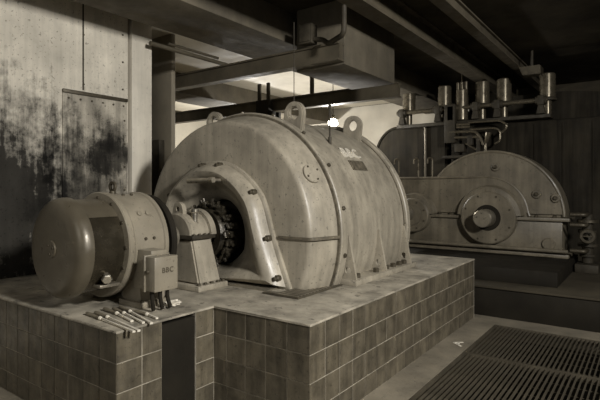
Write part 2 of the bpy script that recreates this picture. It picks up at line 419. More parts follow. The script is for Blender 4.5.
# ------------------------------------------------------------------ floor gratings
BAR = to_mesh('grating_bar', box(BM(), -0.0016, 0.0016, -0.5, 0.5, -0.03, 0), 'grate', False)
ROD = to_mesh('grating_rod', box(BM(), -0.5, 0.5, -0.002, 0.002, -0.022, -0.018), 'grate', False)
for (y0, y1, lab) in ((GYJ + 0.004, GY1 - 0.005, 'steel bar grating over the pit, the panel beside the gearbox plinth'),
                      (GY0 + 0.005, GYJ - 0.004, 'steel bar grating over the pit, the nearer panel beside the tiled plinth')):
    g = thing('floor_grating', lab, 'grating', ((GX0 + GX1) / 2, (y0 + y1) / 2, -0.035), 'pit gratings')
    x0, x1 = GX0 + 0.005, GX1 - 0.005
    b = BM(); box(b, x0, x1, y0, y0 + 0.012, -0.035, -0.001); box(b, x0, x1, y1 - 0.012, y1, -0.035, -0.001)
    box(b, x0, x0 + 0.012, y0 + 0.012, y1 - 0.012, -0.035, -0.001); box(b, x1 - 0.012, x1, y0 + 0.012, y1 - 0.012, -0.035, -0.001)
    part('frame', b, 'grate', g, smooth=False)
    n = 56
    for k in range(1, n): piece('bar', BAR, g, (x0 + 0.012 + (x1 - x0 - 0.024) * k / n, (y0 + y1) / 2, -0.002), None, (1, y1 - y0 - 0.024, 1))
    y = y0 + 0.1
    while y < y1 - 0.05:
        piece('cross_rod', ROD, g, ((x0 + x1) / 2, y, -0.006), None, (x1 - x0 - 0.024, 1, 1)); y += 0.15
# chalk mark beside the grating
a_, b_, c_ = (onz(440 + x / 15, 330 + y / 15, 0.003) for x, y in ((205, 185), (350, 180), (315, 240)))
d_ = a_.lerp(b_, 0.3)
b = BM()
for p, q in ((a_, b_), (a_, c_), (b_.lerp(a_, 0.45), c_.lerp(a_, 0.45))):
    u = (q - p).normalized(); w = Vector((-u.y, u.x, 0)) * 0.009
    extrude_poly(b, [p - w - Vector((0, 0, .0025)), q - w - Vector((0, 0, .0025)), q + w - Vector((0, 0, .0025)), p + w - Vector((0, 0, .0025))], (0, 0, 0.002))
part('chalk_mark', b, 'chalk', floor, 'white letter A painted on the concrete', smooth=False)

# ------------------------------------------------------------------ generator
g = thing('generator', 'huge painted generator drum with a round arched air intake', 'generator', (X0, 3.4, PT))
RD = 0.945
def drum_pt(y, deg, r=RD): t = math.radians(deg); return Vector((XD + r * math.cos(t), y, ZC + r * math.sin(t)))
def radial(deg): t = math.radians(deg); return Vector((math.cos(t), 0, math.sin(t)))
b = BM(); revolve(b, [(3.04, 0.90), (3.04, RD), (4.09, RD), (4.09, 0)], XD, ZC, 128); cut_below(b, PT + 0.001); shell = part('stator_shell', b, 'paint', g)
b = BM(); revolve(b, [(2.965, 0.90), (2.965, 0.960), (2.972, 0.967), (3.043, 0.967), (3.05, 0.960), (3.05, RD - 0.01)], XD, ZC, 128); cut_below(b, PT + 0.001); fl = part('ring_flange', b, 'paint', g)
b = BM(); revolve(b, [(4.07, RD - 0.01), (4.07, 0.970), (4.078, 0.978), (4.132, 0.978), (4.14, 0.970), (4.14, 0.0)], XD, ZC, 128); cut_below(b, PT + 0.001); part('ring_flange', b, 'paint', g)
for yg in (2.958, 3.056, 4.063):
    b = BM(); revolve(b, [(yg - 0.005, 0.92), (yg - 0.005, 0.953), (yg + 0.005, 0.953), (yg + 0.005, 0.92)], XD, ZC, 128); cut_below(b, PT + 0.001); part('gasket_ring', b, 'rust', g)
prof = [(2.80, 0.34), (2.705, 0.40), (2.705, 0.835), (2.707, 0.852), (2.714, 0.864), (2.728, 0.874), (2.85, 0.908), (2.965, 0.938)]
b = BM(); revolve(b, prof, XD, ZC, 128); cut_below(b, ZC); up = part('upper_end_shield', b, 'paint', g)
b = BM(); revolve(b, prof, XD, ZC, 128); cut_above(b, ZC); cut_below(b, PT + 0.001); part('lower_end_shield', b, 'paint', g)
for sgn in (1, -1):    # horizontal split flange
    b = BM(); op = [(y, r) for y, r in prof[2:]]
    outl = [(XD + sgn * (r - 0.02), y + 0.004) for y, r in op] + [(X0 + sgn * (r + 0.03), y - 0.012) for y, r in reversed(op)]
    outl = [(XD + sgn * 0.60, 2.708)] + outl[0:len(op)] + [(XD + sgn * (r + 0.022), y - 0.010) for y, r in reversed(op)] + [(XD + sgn * 0.60, 2.692)]
    extrude_poly(b, [Vector((x, y, ZC - 0.010)) for x, y in outl], (0, 0, 0.020))
    sf = part('split_flange', b, 'rust', g, 'rust-edged horizontal joint flange')
for deg in list(range(-10, 191, 20)):
    p = drum_pt(3.008, deg + 2, 0.966); piece('bolt', BOLT, fl, p, zrot(radial(deg + 2)))
# arched intake hood: arch outline blends into the round opening
_dz = ZC - PT - 0.002
_key = [(0.752, -_dz), (0.605, 0.0), (0.525, 0.24), (0.45, 0.35), (0.33, 0.455), (0.17, 0.537), (0.0, 0.560)]
_key = _key + [(-a, b_) for a, b_ in reversed(_key[:-1])]
HOOD = []
for i in range(len(_key) - 1):          # smooth curve through the key points
    p_, q_, r_, s_ = (_key[max(0, i - 1)], _key[i], _key[i + 1], _key[min(len(_key) - 1, i + 2)])
    for k in range(6):
        t_ = k / 6
        HOOD.append(tuple(0.5 * (2 * q_[c] + (r_[c] - p_[c]) * t_ + (2 * p_[c] - 5 * q_[c] + 4 * r_[c] - s_[c]) * t_ ** 2 + (3 * q_[c] - p_[c] - 3 * r_[c] + s_[c]) * t_ ** 3) for c in (0, 1)))
HOOD.append(_key[-1])
def arch_out(t):
    "outline of the hood: round top, splayed legs, flat foot"
    d = (math.cos(t), math.sin(t)); r = ray_poly((0, 0), d, HOOD); return d[0] * r, d[1] * r
b = BM(); n = 120; rows = []
cs = [(0.0, 2.706), (0.0, 2.680), (0.03, 2.674), (0.07, 2.672), (0.09, 2.655), (0.13, 2.615), (0.19, 2.585), (0.27, 2.570), (0.36, 2.575), (0.45, 2.598), (0.53, 2.632), (0.62, 2.668), (0.75, 2.70), (0.92, 2.73), (1.0, 2.79)]
corner = [math.atan2(-(ZC - PT - 0.002), s * 0.752) for s in (1, -1)]
angs = sorted([k * 2 * PI / n - PI for k in range(n)] + corner)
for s, y in cs:
    row = []
    for t in angs:
        ox, oz = arch_out(t); ci, si = 0.255 * math.cos(t), 0.255 * math.sin(t)
        row.append(b.verts.new((X0 + ox * (1 - s) + ci * s, y if True else 0, ZC + oz * (1 - s) + si * s)))
    rows.append(row)
m_ = len(angs)
for A, B in zip(rows, rows[1:]):
    for k in range(m_): b.faces.new((A[k], A[(k + 1) % m_], B[(k + 1) % m_], B[k]))
bmesh.ops.recalc_face_normals(b, faces=b.faces[:])
hood = part('intake_hood', b, 'paint', g)
pass
KN = BM(); cyl(KN, (0, 0, 0), (0, 0, 0.045), 0.024, n=16, bev=0.005); cyl(KN, (0, 0, 0.043), (0, 0, 0.07), 0.016, n=8, bev=0.003); KNOB = to_mesh('clamp_knob', KN, 'bolt')
for t in (100, 80, 36, 148, 181, -1):
    ox, oz = arch_out(math.radians(t)); k = 0.94
    piece('clamp_knob', KNOB, hood, (X0 + ox * k, 2.676, ZC + oz * k), zrot((0, -1, 0)))
for sgn in (1, -1):
    for dz in (-0.28,):
        xx = 0.605 - 0.41 * dz - 0.05
        piece('clamp_knob', KNOB, hood, (X0 + sgn * xx, 2.662, ZC + dz), zrot((0, -1, 0)))
hz = ony(213, 181, 2.50)
b = BM(); h0, h1 = ony(188, 181, 2.50), ony(211, 180, 2.50)
cyl(b, h0, h1, 0.020, n=16, bev=0.004); cyl(b, h1, h1 + Vector((0.03, 0, 0)), 0.024, n=6, bev=0.004); cyl(b, h1 + Vector((0.01, 0, 0)), h1 + Vector((0.01, 0.09, 0)), 0.012, n=12)
part('handle', b, 'steel', hood, 'short bright steel handle')
# inside the opening
b = BM(); revolve(b, [(2.86, 0.0), (2.86, 0.30), (2.79, 0.30)], X0, ZC, 48); part('opening_back', b, 'black', g)
b = BM(); cyl(b, (X0, 2.53, ZC), (X0, 2.855, ZC), 0.075, n=32); shf = part('rotor_shaft', b, 'steel', g)
b = BM(); revolve(b, [(2.60, 0.10), (2.58, 0.12), (2.58, 0.175), (2.60, 0.19), (2.84, 0.19)], X0, ZC, 48); ring = part('commutator_ring', b, 'wind', g)
for k in range(22):
    t = k * 2 * PI / 22; b = BM()
    box(b, -0.024, 0.024, -0.03, 0.045, -0.028, 0.022, 0.006); cyl(b, (-0.02, -0.045, 0), (0.02, -0.045, 0.01), 0.012, n=8); cyl(b, (0, -0.02, 0.02), (0.0, -0.02, 0.05), 0.012, n=8)
    bmesh.ops.rotate(b, verts=b.verts[:], cent=(0, 0, 0), matrix=Matrix.Rotation(PI / 2 - t + random.uniform(-.2, .2), 3, 'Y'))
    bmesh.ops.translate(b, verts=b.verts[:], vec=(X0 + 0.220 * math.cos(t), 2.64 + random.uniform(-.02, .02), ZC + 0.220 * math.sin(t)))
    part('brush_holder', b, 'wind', ring)
# round inspection cover on the cone
dc = Vector((XD + 0.905 * math.cos(math.radians(29.6)), 2.84, ZC + 0.905 * math.sin(math.radians(29.6)))); nn = (radial(29.6) + Vector((0, -0.27, 0))).normalized()
b = BM(); cyl(b, dc - nn * 0.02, dc + nn * 0.018, 0.074, n=32, bev=0.004); cov = part('inspection_cover', b, 'paint', g)
u_, w_ = frame_of(nn)
for k in range(4):
    t = k * PI / 2 + 0.5; piece('screw', STUD, cov, dc + nn * 0.016 + (u_ * math.cos(t) + w_ * math.sin(t)) * 0.057, zrot(nn), (.6, .6, .8))
# raised letters and rating plate
def surf_frame(deg, y, lift):
    t = math.radians(deg); p = drum_pt(y, deg, RD + lift)
    ex, ey, ez = Vector((0, 1, 0)), Vector((-math.sin(t), 0, math.cos(t))), radial(deg)
    return Matrix(((ex.x, ey.x, ez.x, p.x), (ex.y, ey.y, ez.y, p.y), (ex.z, ey.z, ez.z, p.z), (0, 0, 0, 1)))
def letters(txt, size, mtx, m, parent, depth=0.006, off=0.006):
    me = text_mesh(txt, size, depth, off)
    me.materials.clear(); me.materials.append(M[m]); me.transform(Matrix.Translation(-ROOT[parent.name if parent.name in ROOT else parent.parent.name]) @ mtx)
    o = bpy.data.objects.new('lettering', me); C.objects.link(o); o.parent = parent; return o
letters('BBC', 0.145, surf_frame(41.6, 3.52, 0.006), 'letter', g, 0.006, 0.001)['label'] = 'raised metal letters BBC'
def bent_plate(d0, d1, y0, y1, h):
    b = BM(); revolve(b, [(y0, RD - 0.004), (y0, RD + h), (y1, RD + h), (y1, RD - 0.004)], XD, ZC, 12, math.radians(d0), math.radians(d1)); return b
rp = part('rating_plate', bent_plate(31.2, 37.0, 3.40, 3.64, 0.006), 'rust', g, 'small dark riveted rating plate')
for dg_ in (32.2, 36.0):
    for y in (3.42, 3.62): piece('rivet', STUD, rp, drum_pt(y, dg_, RD + 0.005), zrot(radial(dg_)), (.45, .45, .5))
# lifting eyes
for y, dg_ in ((3.10, 62), (4.0, 61), (3.10, 118), (4.0, 119)):
    w, h = 0.095, 0.122
    poly = [(w, -0.05), (w, h)] + [(w * math.cos(a), h + w * math.sin(a)) for a in [k * PI / 14 for k in range(1, 14)]] + [(-w, h), (-w, -0.05)]
    b = BM(); base = drum_pt(y, dg_, RD - 0.02)
    tilt = radial(90 - (90 - dg_) * 0.25); side = Vector((tilt.z, 0, -tilt.x))
    plate_hole(b, poly, (0, h), 0.049, base, side, tilt, 0.05)
    bmesh.ops.bevel(b, geom=[e_ for e_ in b.edges if len(e_.link_faces) == 2 and e_.calc_face_angle(0) > 1.2], offset=0.008, segments=2, affect='EDGES')
    part('lifting_eye', b, 'paint', g)
# vent rod on the drum top
rb = drum_pt(3.34, 48.7); b = BM(); cyl(b, rb - Vector((0, 0, 0.02)), rb + Vector((0, 0, 0.05)), 0.014, n=12); cyl(b, rb, rb + Vector((0, 0, 0.30)), 0.007, n=10); cyl(b, rb + Vector((0, 0, 0.28)), rb + Vector((0, 0, 0.32)), 0.013, n=10)
part('gauge_rod', b, 'dark', g)
# base rails, gussets, hold-down bolts
for sgn in (1, -1):
    xa, xb = XD + sgn * 0.80, XD + sgn * 1.03
    b = BM(); box(b, min(xa, xb), max(xa, xb), 3.05, 4.15, PT, PT + 0.042, 0.004); rail = part('base_rail', b, 'paint', g)
    for y in (3.075, 3.56, 4.05):
        z0 = PT + 0.042; zt = 0.955
        poly = [(0.83, z0), (1.022, z0), (1.022, z0 + 0.012), (0.958, zt), (0.935, zt), (0.90, z0 + 0.2)]
        b = BM(); plate_hole(b, poly, (0.955, z0 + 0.065), 0.026, (XD, y, 0), (sgn, 0, 0), (0, 0, 1), 0.022, 24)
        part('gusset', b, 'paint', g)
    for y in (3.17, 3.47, 3.65, 3.78, 3.90, 4.0): piece('bolt', BOLT_L, rail, (XD + sgn * 0.975, y, PT + 0.040), zrot((0, 0, 1)))
b = BM(); box(b, X0 - 0.76, X0 + 0.655, 2.55, 2.70, PT, PT + 0.012, 0.003); part('base_sill', b, 'steel', g)
# ribbed tread plate beside the shield
b = BM(); x0, x1, y0, y1 = -2.12, -1.82, 2.485, 3.035
extrude_poly(b, [Vector((p, q, PT)) for p, q in ((x0, y0), (x1, y0), (x1, y1), (-1.836, y1), (-1.842, 2.955), (-1.925, 2.700), (-2.015, 2.700), (-2.015, 2.54), (x0, 2.54))], (0, 0, 0.012), 0.003)
tp = tag(solo('tread_plate', b, 'grate', 'ribbed steel plate lying at the generator foot', 'floor plate', ((x0 + x1) / 2, (y0 + y1) / 2, PT)))
b = BM()
for k in range(12): yy = y0 + 0.02 + (y1 - 0.10 - y0 - 0.04) * k / 11; box(b, (x0 if yy < 2.53 else -2.01 if yy < 2.70 else -1.915 + (yy - 2.715) * 0.31) + 0.01, x1 - 0.01, yy - 0.006, yy + 0.006, PT + 0.012, PT + 0.016)
bmesh.ops.translate(b, verts=b.verts[:], vec=-tp.location); ro = bpy.data.objects.new('rib', to_mesh('rib', b, 'steel', False)); C.objects.link(ro); ro.parent = tp; ro['kind'] = 'stuff'

# ------------------------------------------------------------------ bearing pedestal
t = thing('bearing_pedestal', 'tapered bearing pedestal between the exciter and the generator', 'bearing', (X0, 2.4, PT))
b = BM(); box(b, X0 - 0.30, X0 + 0.30, 2.25, 2.53, PT, PT + 0.04, 0.006); bp = part('base_plate', b, 'paint', t)
for sx in (-1, 1):
    for y in (2.275, 2.335, 2.395, 2.455, 2.505): piece('bolt', BOLT, bp, (X0 + sx * 0.277, y, PT + 0.038), zrot((0, 0, 1)), (.8, .8, .9))
def rect(xh, y0, y1, z): return [(X0 - xh, y0, z), (X0 + xh, y0, z), (X0 + xh, y1, z), (X0 - xh, y1, z)]
b = BM(); hull8(b, rect(0.262, 2.29, 2.50, PT + 0.04), rect(0.172, 2.30, 2.49, ZC - 0.012), 0.012); part('body', b, 'paint', t)
b = BM(); box(b, X0 - 0.20, X0 + 0.20, 2.285, 2.505, ZC - 0.014, ZC + 0.014, 0.004); sf = part('split_flange', b, 'dark', t)
for sx in (-1, 1):
    for y in (2.31, 2.36, 2.41, 2.46): piece('bolt', BOLT_S, sf, (X0 + sx * 0.19, y, ZC + 0.014), zrot((0, 0, 1)))
b = BM(); revolve(b, [(2.30, 0.0), (2.30, 0.155), (2.312, 0.17), (2.47, 0.17), (2.47, 0.195), (2.52, 0.195), (2.52, 0)], X0, ZC, 48); cut_below(b, ZC + 0.012); part('cap', b, 'paint', t)
b = BM(); poly = [(0.055, -0.03), (0.055, 0.01)] + [(0.05 * math.cos(a), 0.02 + 0.05 * math.sin(a)) for a in [k * PI / 10 for k in range(1, 10)]] + [(-0.055, 0.01), (-0.055, -0.03)]
plate_hole(b, poly, (0, 0.022), 0.018, (X0, 2.34, ZC + 0.175), (1, 0, 0), (0, 0, 1), 0.035, 24); part('lifting_eye', b, 'paint', t)
oc = ony(196, 222, 2.38); oc = Vector((X0 + 0.115, 2.38, 0))
b = BM(); cyl(b, (oc.x, oc.y, ZC + 0.10), (oc.x, oc.y, ZC + 0.17), 0.022, n=16, bev=0.003); cyl(b, (oc.x, oc.y, ZC + 0.17), (oc.x, oc.y, ZC + 0.20), 0.03, n=16, bev=0.004); part('oil_cup', b, 'bright', t)

# ------------------------------------------------------------------ exciter
x = thing('exciter', 'small round exciter machine with a domed grey end cap', 'motor', (X0, 1.72, PT))
b = BM(); revolve(b, [(1.412, 0), (1.414, 0.19), (1.417, 0.235), (1.424, 0.259), (1.435, 0.275), (1.449, 0.286), (1.467, 0.292), (1.485, 0.294), (1.502, 0.294), (1.506, 0.288), (1.506, 0.26)], X0, ZC, 96); cap = part('end_cap', b, 'capm', x)
b = BM(); cyl(b, (X0, 1.418, ZC), (X0, 1.404, ZC), 0.050, n=32, bev=0.003); hub = part('hub_disc', b, 'capm', cap)
for k in range(3): piece('screw', STUD, hub, (X0 + 0.03 * math.cos(k * 2.09 + .3), 1.404, ZC + 0.03 * math.sin(k * 2.09 + .3)), zrot((0, -1, 0)), (.7, .7, .6))
a0, a1 = math.radians(40), math.radians(140)
b = BM(); revolve(b, [(1.512, 0.270), (1.512, 0.282), (1.698, 0.282), (1.698, 0.270)], X0, ZC, 48, a0, a1); lit_band = part('brush_band_lit', b, 'capm', x)  # lighter strip paints the lit top of the dark glossy brush band
b = BM(); revolve(b, [(1.50, 0.255), (1.50, 0.277), (1.705, 0.277)], X0, ZC, 64); part('brush_housing', b, 'gloss', x)
b = BM(); revolve(b, [(1.70, 0.26), (1.70, 0.318), (1.706, 0.325), (1.735, 0.325), (1.74, 0.320), (1.75, 0.312), (1.955, 0.312), (1.96, 0.322), (1.985, 0.322), (1.99, 0.316), (1.99, 0.1)], X0, ZC, 96); frm = part('frame', b, 'paint2', x)
for yb_ in (1.82, 1.88):
    for dg_ in (8, 38, 75, 105, 142, 172): tt = math.radians(dg_); piece('stud', PSTUD if dg_ in (38,) else BOLT_S, frm, (X0 + 0.311 * math.cos(tt), yb_, ZC + 0.311 * math.sin(tt)), zrot(radial(dg_)))
for dg_ in (0, 30, 60, 90, 120, 150, 180, -25, -50): tt = math.radians(dg_); piece('screw', STUD, frm, (X0 + 0.29 * math.cos(tt), 1.702, ZC + 0.29 * math.sin(tt)), zrot((0, -1, 0)), (.8, .8, 1))
b = BM(); revolve(b, [(2.03, 0.06), (2.03, 0.295), (2.04, 0.305), (2.065, 0.305), (2.075, 0.295), (2.075, 0.06)], X0, ZC, 64); part('coupling_disc', b, 'black', x)
b = BM(); cyl(b, (X0, 1.985, ZC), (X0, 2.27, ZC), 0.085, n=32); part('shaft', b, 'steel', x)
for sx in (-1, 1):
    b = BM(); xi, xo = X0 + sx * 0.14, X0 + sx * 0.36
    box(b, min(xi, xo), max(xi, xo), 1.75, 1.96, PT, PT + 0.035, 0.005)
    v = [(X0 + sx * 0.15, 1.77), (X0 + sx * 0.335, 1.77), (X0 + sx * 0.335, 1.94), (X0 + sx * 0.15, 1.94)]
    vt = [(X0 + sx * 0.17, 1.77), (X0 + sx * 0.30, 1.77), (X0 + sx * 0.30, 1.94), (X0 + sx * 0.17, 1.94)]
    hull8(b, [(p, q, PT + 0.035) for p, q in v], [(p, q, ZC - 0.10) for p, q in vt])
    ft = part('foot', b, 'paint2', x)
    for y in (1.765, 1.945): piece('bolt', BOLT, ft, (X0 + sx * 0.348, y, PT + 0.034), zrot((0, 0, 1)), (.7, .7, .8))
b = BM(); poly = [(0.035 * math.cos(a), 0.035 * math.sin(a)) for a in [k * PI / 10 for k in range(20)]]
plate_hole(b, poly, (0, 0), 0.019, (X0, 1.80, ZC + 0.312 + 0.045), (1, 0, 0), (0, 0, 1), 0.014, 20); cyl(b, (X0, 1.80, ZC + 0.305), (X0, 1.80, ZC + 0.328), 0.02, n=12); part('lifting_eye', b, 'bolt', x)
# terminal box with its letters and cables
tx0, tx1, ty0, ty1, tz0, tz1 = -2.345, -2.25, 1.718, 1.882, 0.708, 0.904
b = BM(); box(b, tx0, tx1, ty0, ty1, tz0, tz1, 0.006); tb = part('terminal_box', b, 'paint2', x)
b = BM(); box(b, tx0 - 0.006, tx0 + 0.012, ty0 - 0.006, ty1 + 0.006, tz0 - 0.006, tz1 + 0.006, 0.003); part('box_back', b, 'paint2', tb)
b = BM(); cyl(b, (tx0 + 0.035, ty0 + 0.003, 0.82), (tx0 + 0.035, ty0 - 0.014, 0.82), 0.012, n=12, bev=0.003); part('latch', b, 'bolt', tb)
b = BM(); box(b, X0 + 0.27, tx0 + 0.004, 1.765, 1.875, 0.70, 0.93, 0.004); part('bracket', b, 'paint2', x)
mt = Matrix(((0, 0, 1, tx1 + 0.001), (1, 0, 0, (ty0 + ty1) / 2 + 0.008), (0, 1, 0, 0.825), (0, 0, 0, 1)))
letters('BBC', 0.042, mt, 'capm', tb, 0.002, 0.0004)['label'] = 'letters BBC on the box'
for k, y in enumerate((1.735, 1.79, 1.84)):
    b = BM(); tube(b, smooth_path([(-2.295, y, tz0 + 0.01), (-2.295, y, 0.66), (-2.31 + 0.01 * k, y + 0.02, PT + 0.012)], 0.03), 0.012, 10); part('cable', b, 'black', x)
kp = Vector((X0 + 0.245, 1.60, ZC - 0.155))
b = BM(); d = Vector((0.8, -0.35, -0.35)).normalized(); cyl(b, kp - d * 0.05, kp + d * 0.02, 0.018, n=12); cyl(b, kp + d * 0.02, kp + d * 0.045, 0.030, n=6, bev=0.005); part('brush_knob', b, 'bright', x)
b = BM(); box(b, X0 + 0.10, X0 + 0.25, 1.56, 1.69, ZC - 0.222, ZC - 0.205, 0.003); part('brush_shelf', b, 'steel', x)

# ------------------------------------------------------------------ files laid out on the plinth
def file_tool(butt, ferr, tip, r, label, mblade='filem'):
    z = PT + r
    A, B, D = onz(*butt, z), onz(*ferr, z), onz(*tip, z)
    o = thing('hand_file', label, 'file', (A.x, A.y, PT), 'hand files laid on the plinth')
    u = (B - A).normalized()
    b = BM(); L_ = (B - A).length; prev = None
    prof_ = [(0, 0.45), (0.06, 0.85), (0.25, 1.0), (0.6, 0.8), (0.85, 0.7), (1.0, 0.75)]
    for (t0, r0), (t1, r1) in zip(prof_, prof_[1:]): cyl(b, A.lerp(B, t0), A.lerp(B, t1), r * r0, r * r1, n=12)
    part('handle', b, 'wood', o)
    b = BM(); cyl(b, B - u * 0.004, B + u * 0.016, r * 1.0, r * 0.75, n=14, bev=0.002); part('ferrule', b, 'filem', o)
    v = (D - B).normalized(); w = Vector((-v.y, v.x, 0)); s = B + v * 0.014; h = r * 0.42; wd = r * 0.72
    zz = PT + h + 0.002
    q = lambda p, sw, sz: (p.x + w.x * sw, p.y + w.y * sw, zz + sz)
    s2 = s + v * 0.05; b = BM()
    hull8(b, [q(s, -wd * .4, r - h - h * .6), q(s, wd * .4, r - h - h * .6), q(D, wd, -h), q(D, -wd, -h)][:4], [q(s, -wd * .4, r - h + h * .6), q(s, wd * .4, r - h + h * .6), q(D, wd, h), q(D, -wd, h)])
    part('blade', b, mblade, o); return o
FL = [((86.2, 312.9), (100.2, 318.1), (134.0, 330.7), 0.011, 'longest bright file lying closest to the plinth corner'),
      ((94.7, 312.1), (107.5, 316.9), (139.0, 329.9), 0.011, 'bright long file second from the plinth edge'),
      ((103.7, 308.4), (116.9, 313.3), (132, 320.2), 0.0115, 'file with a thick handle behind the two long bright files'),
      ((112.7, 308.1), (124.0, 313.0), (143.5, 321.9), 0.011, 'dull file lying in the middle of the fan of files'),
      ((119.5, 306.2), (130.1, 311.3), (151.5, 322.4), 0.011, 'bright file reaching out farthest towards the dark niche'),
      ((135.0, 310.9), (147.0, 314.2), (157.0, 317.4), 0.011, 'short file with stout wooden handle near the cables')]
for a in FL: file_tool(*a)
# crumpled rag under the cables
rc = onz(171, 306, PT); b = BM(); bmesh.ops.create_icosphere(b, subdivisions=4, radius=1)
from mathutils import noise as mn
for v in b.verts:
    n_ = mn.noise(v.co * 2.6) * 0.5 + mn.noise(v.co * 6.0) * 0.28; k = 1 + n_
    v.co = Vector((rc.x + v.co.x * k * 0.035, rc.y + v.co.y * k * 0.060, PT + max(0.0, 0.014 + v.co.z * k * 0.018)))
solo('cleaning_rag', b, 'cloth', 'small pale crumpled rag under the terminal box cables', 'rag', (rc.x, rc.y, PT))

# ------------------------------------------------------------------ gearbox on its own plinth
b = BM(); box(b, XW + 0.01, 2.6, 5.07, 9.2, 0, 0.285, 0.008)
gp = thing('gearbox_plinth', 'low dark plinth carrying the gearbox and the turbine', 'plinth', (-1.0, 7, 0))
part('core', b, 'black', gp); b = BM(); box(b, XW + 0.01, 2.6, 5.05, 9.2, 0.285, 0.305, 0.004); part('top_slab', b, 'concd', gp)
GZ = 0.305; GA = 0.91; GYF = 6.5; GX = -1.70; PX = -2.71
gb = thing('gearbox', 'dark cast gearbox with a large semicircular gear cover', 'gearbox', (GX, 6.9, GZ))
def xz(px, py, y): v = ony(px, py, y); return v.x, v.z
# lower casing
b = BM(); box(b, -3.55, -0.87, GYF, 6.98, 0.50, GA - 0.02, 0.012); low = part('lower_casing', b, 'paintd', gb)
b = BM(); box(b, -3.60, -0.80, GYF - 0.05, 6.98, 0.455, 0.50, 0.008); part('base_flange', b, 'paintd', gb)
b = BM(); box(b, -3.62, -0.76, 5.36, 6.98, GZ, 0.455, 0.006); part('bed_frame', b, 'black', gb)
b = BM(); box(b, -3.58, -0.79, GYF - 0.05, 6.98, GA - 0.02, GA + 0.02, 0.005); sfl = part('split_flange', b, 'paintd', gb)
# pinion hood (front) : flat top, rounded right shoulder
HT, R2 = 1.415, 0.50
pts = [(-3.50, GA + 0.02), (-1.25, GA + 0.02)] + [(-1.25 - 0.50 + 0.50 * math.cos(a), GA + 0.02 + (HT - GA - 0.02) * math.sin(a)) for a in [k * PI / 24 for k in range(1, 13)]] + [(-3.38, HT), (-3.46, HT - 0.06)]
b = BM(); extrude_poly(b, [Vector((p, GYF, q)) for p, q in pts], (0, 0.30, 0), 0.03); part('pinion_hood', b, 'paintd', gb)
pts2 = [(p, q) for p, q in pts[1:-2]]
b = BM(); pth = [Vector((p - 0.0, GYF + 0.02, q + 0.012)) for p, q in [( -1.235, GA + 0.02)] + pts[2:-2] + [(-3.40, HT)]]; tube(b, pth, 0.016, 8); part('hood_rim', b, 'paintd', gb)
# gear cover disc behind the hood
pts = [(GX - 0.04 + 0.89 * math.cos(a), GA + 0.02 + 0.85 * math.sin(a)) for a in [k * PI / 64 for k in range(65)]]
b = BM(); extrude_poly(b, [Vector((p, GYF + 0.12, q)) for p, q in pts], (0, 0.34, 0), 0.035); gc = part('gear_cover', b, 'paintd', gb)
b = BM(); pth = [Vector((GX - 0.04 + 0.87 * math.cos(a), GYF + 0.125, GA + 0.02 + 0.83 * math.sin(a))) for a in [k * PI / 64 for k in range(65)]]; tube(b, pth, 0.018, 8); part('gear_cover_rim', b, 'paintd', gc)
for px, py in ((537, 194), (556, 198), (496, 167)): p = ony(px, py, GYF + 0.12); b = BM(); cyl(b, (p.x, GYF + 0.14, p.z), (p.x, GYF + 0.09, p.z), 0.055, n=24, bev=0.008); q = part('plug', b, 'paintd', gc); piece('bolt', BOLT_L, q, (p.x, GYF + 0.092, p.z), zrot((0, -1, 0)))
# bearing covers
def bearing_cover(cx, cz, r, hood, stub):
    b = BM(); revolve(b, [(GYF - 0.13, 0.0), (GYF - 0.13, r - 0.015), (GYF - 0.115, r), (GYF - 0.02, r), (GYF + 0.02, r + 0.01)], cx, cz, 64); bc = part('bearing_cover', b, 'paintd', gb)
    b = BM(); revolve(b, [(GYF - 0.10, r), (GYF - 0.09, r + 0.055), (GYF + 0.01, r + 0.085)], cx, cz, 48, math.radians(5), math.radians(175)); part('cover_shoulder', b, 'paintd', bc)
    for k in range(8):
        t = k * PI / 4 + 0.39; piece('bolt', BOLT, bc, (cx + (r - 0.045) * math.cos(t), GYF - 0.129, cz + (r - 0.045) * math.sin(t)), zrot((0, -1, 0)), (.8, .8, .6))
    if stub:
        b = BM(); revolve(b, [(GYF - 0.131, r * .30), (GYF - 0.14, r * .32), (GYF - 0.14, r * .47), (GYF - 0.131, r * .49)], cx, cz, 48); part('seal_ring', b, 'black', bc)
        b = BM(); cyl(b, (cx, GYF - 0.12, cz), (cx, GYF - 0.36, cz), r * 0.33, n=40, bev=0.01); part('shaft_stub', b, 'steel', bc)
    else:
        b = BM(); revolve(b, [(GYF - 0.131, r * .6), (GYF - 0.145, r * .58), (GYF - 0.145, 0)], cx, cz, 40); part('cover_disc', b, 'paintd', bc)
bearing_cover(GX, GA, 0.335, True, True); bearing_cover(PX, GA, 0.235, True, False)
b = BM(); cyl(b, (X0, 4.112, ZC), (X0, GYF - 0.146, GA + 0.015), 0.11, n=32, bev=0.004); part('coupling_shaft', b, 'steel', g)
for xx in (-2.35, -2.2, -1.33, -1.15, -0.95, -3.2): piece('bolt', BOLT_L, sfl, (xx, GYF - 0.02, GA + 0.018), zrot((0, 0, 1)), (.9, .9, 1))
p = ony(549, 244, GYF); b = BM(); cyl(b, (p.x, GYF + 0.01, p.z), (p.x, GYF - 0.03, p.z), 0.075, n=32, bev=0.008); part('blank_cover', b, 'paintd', low)
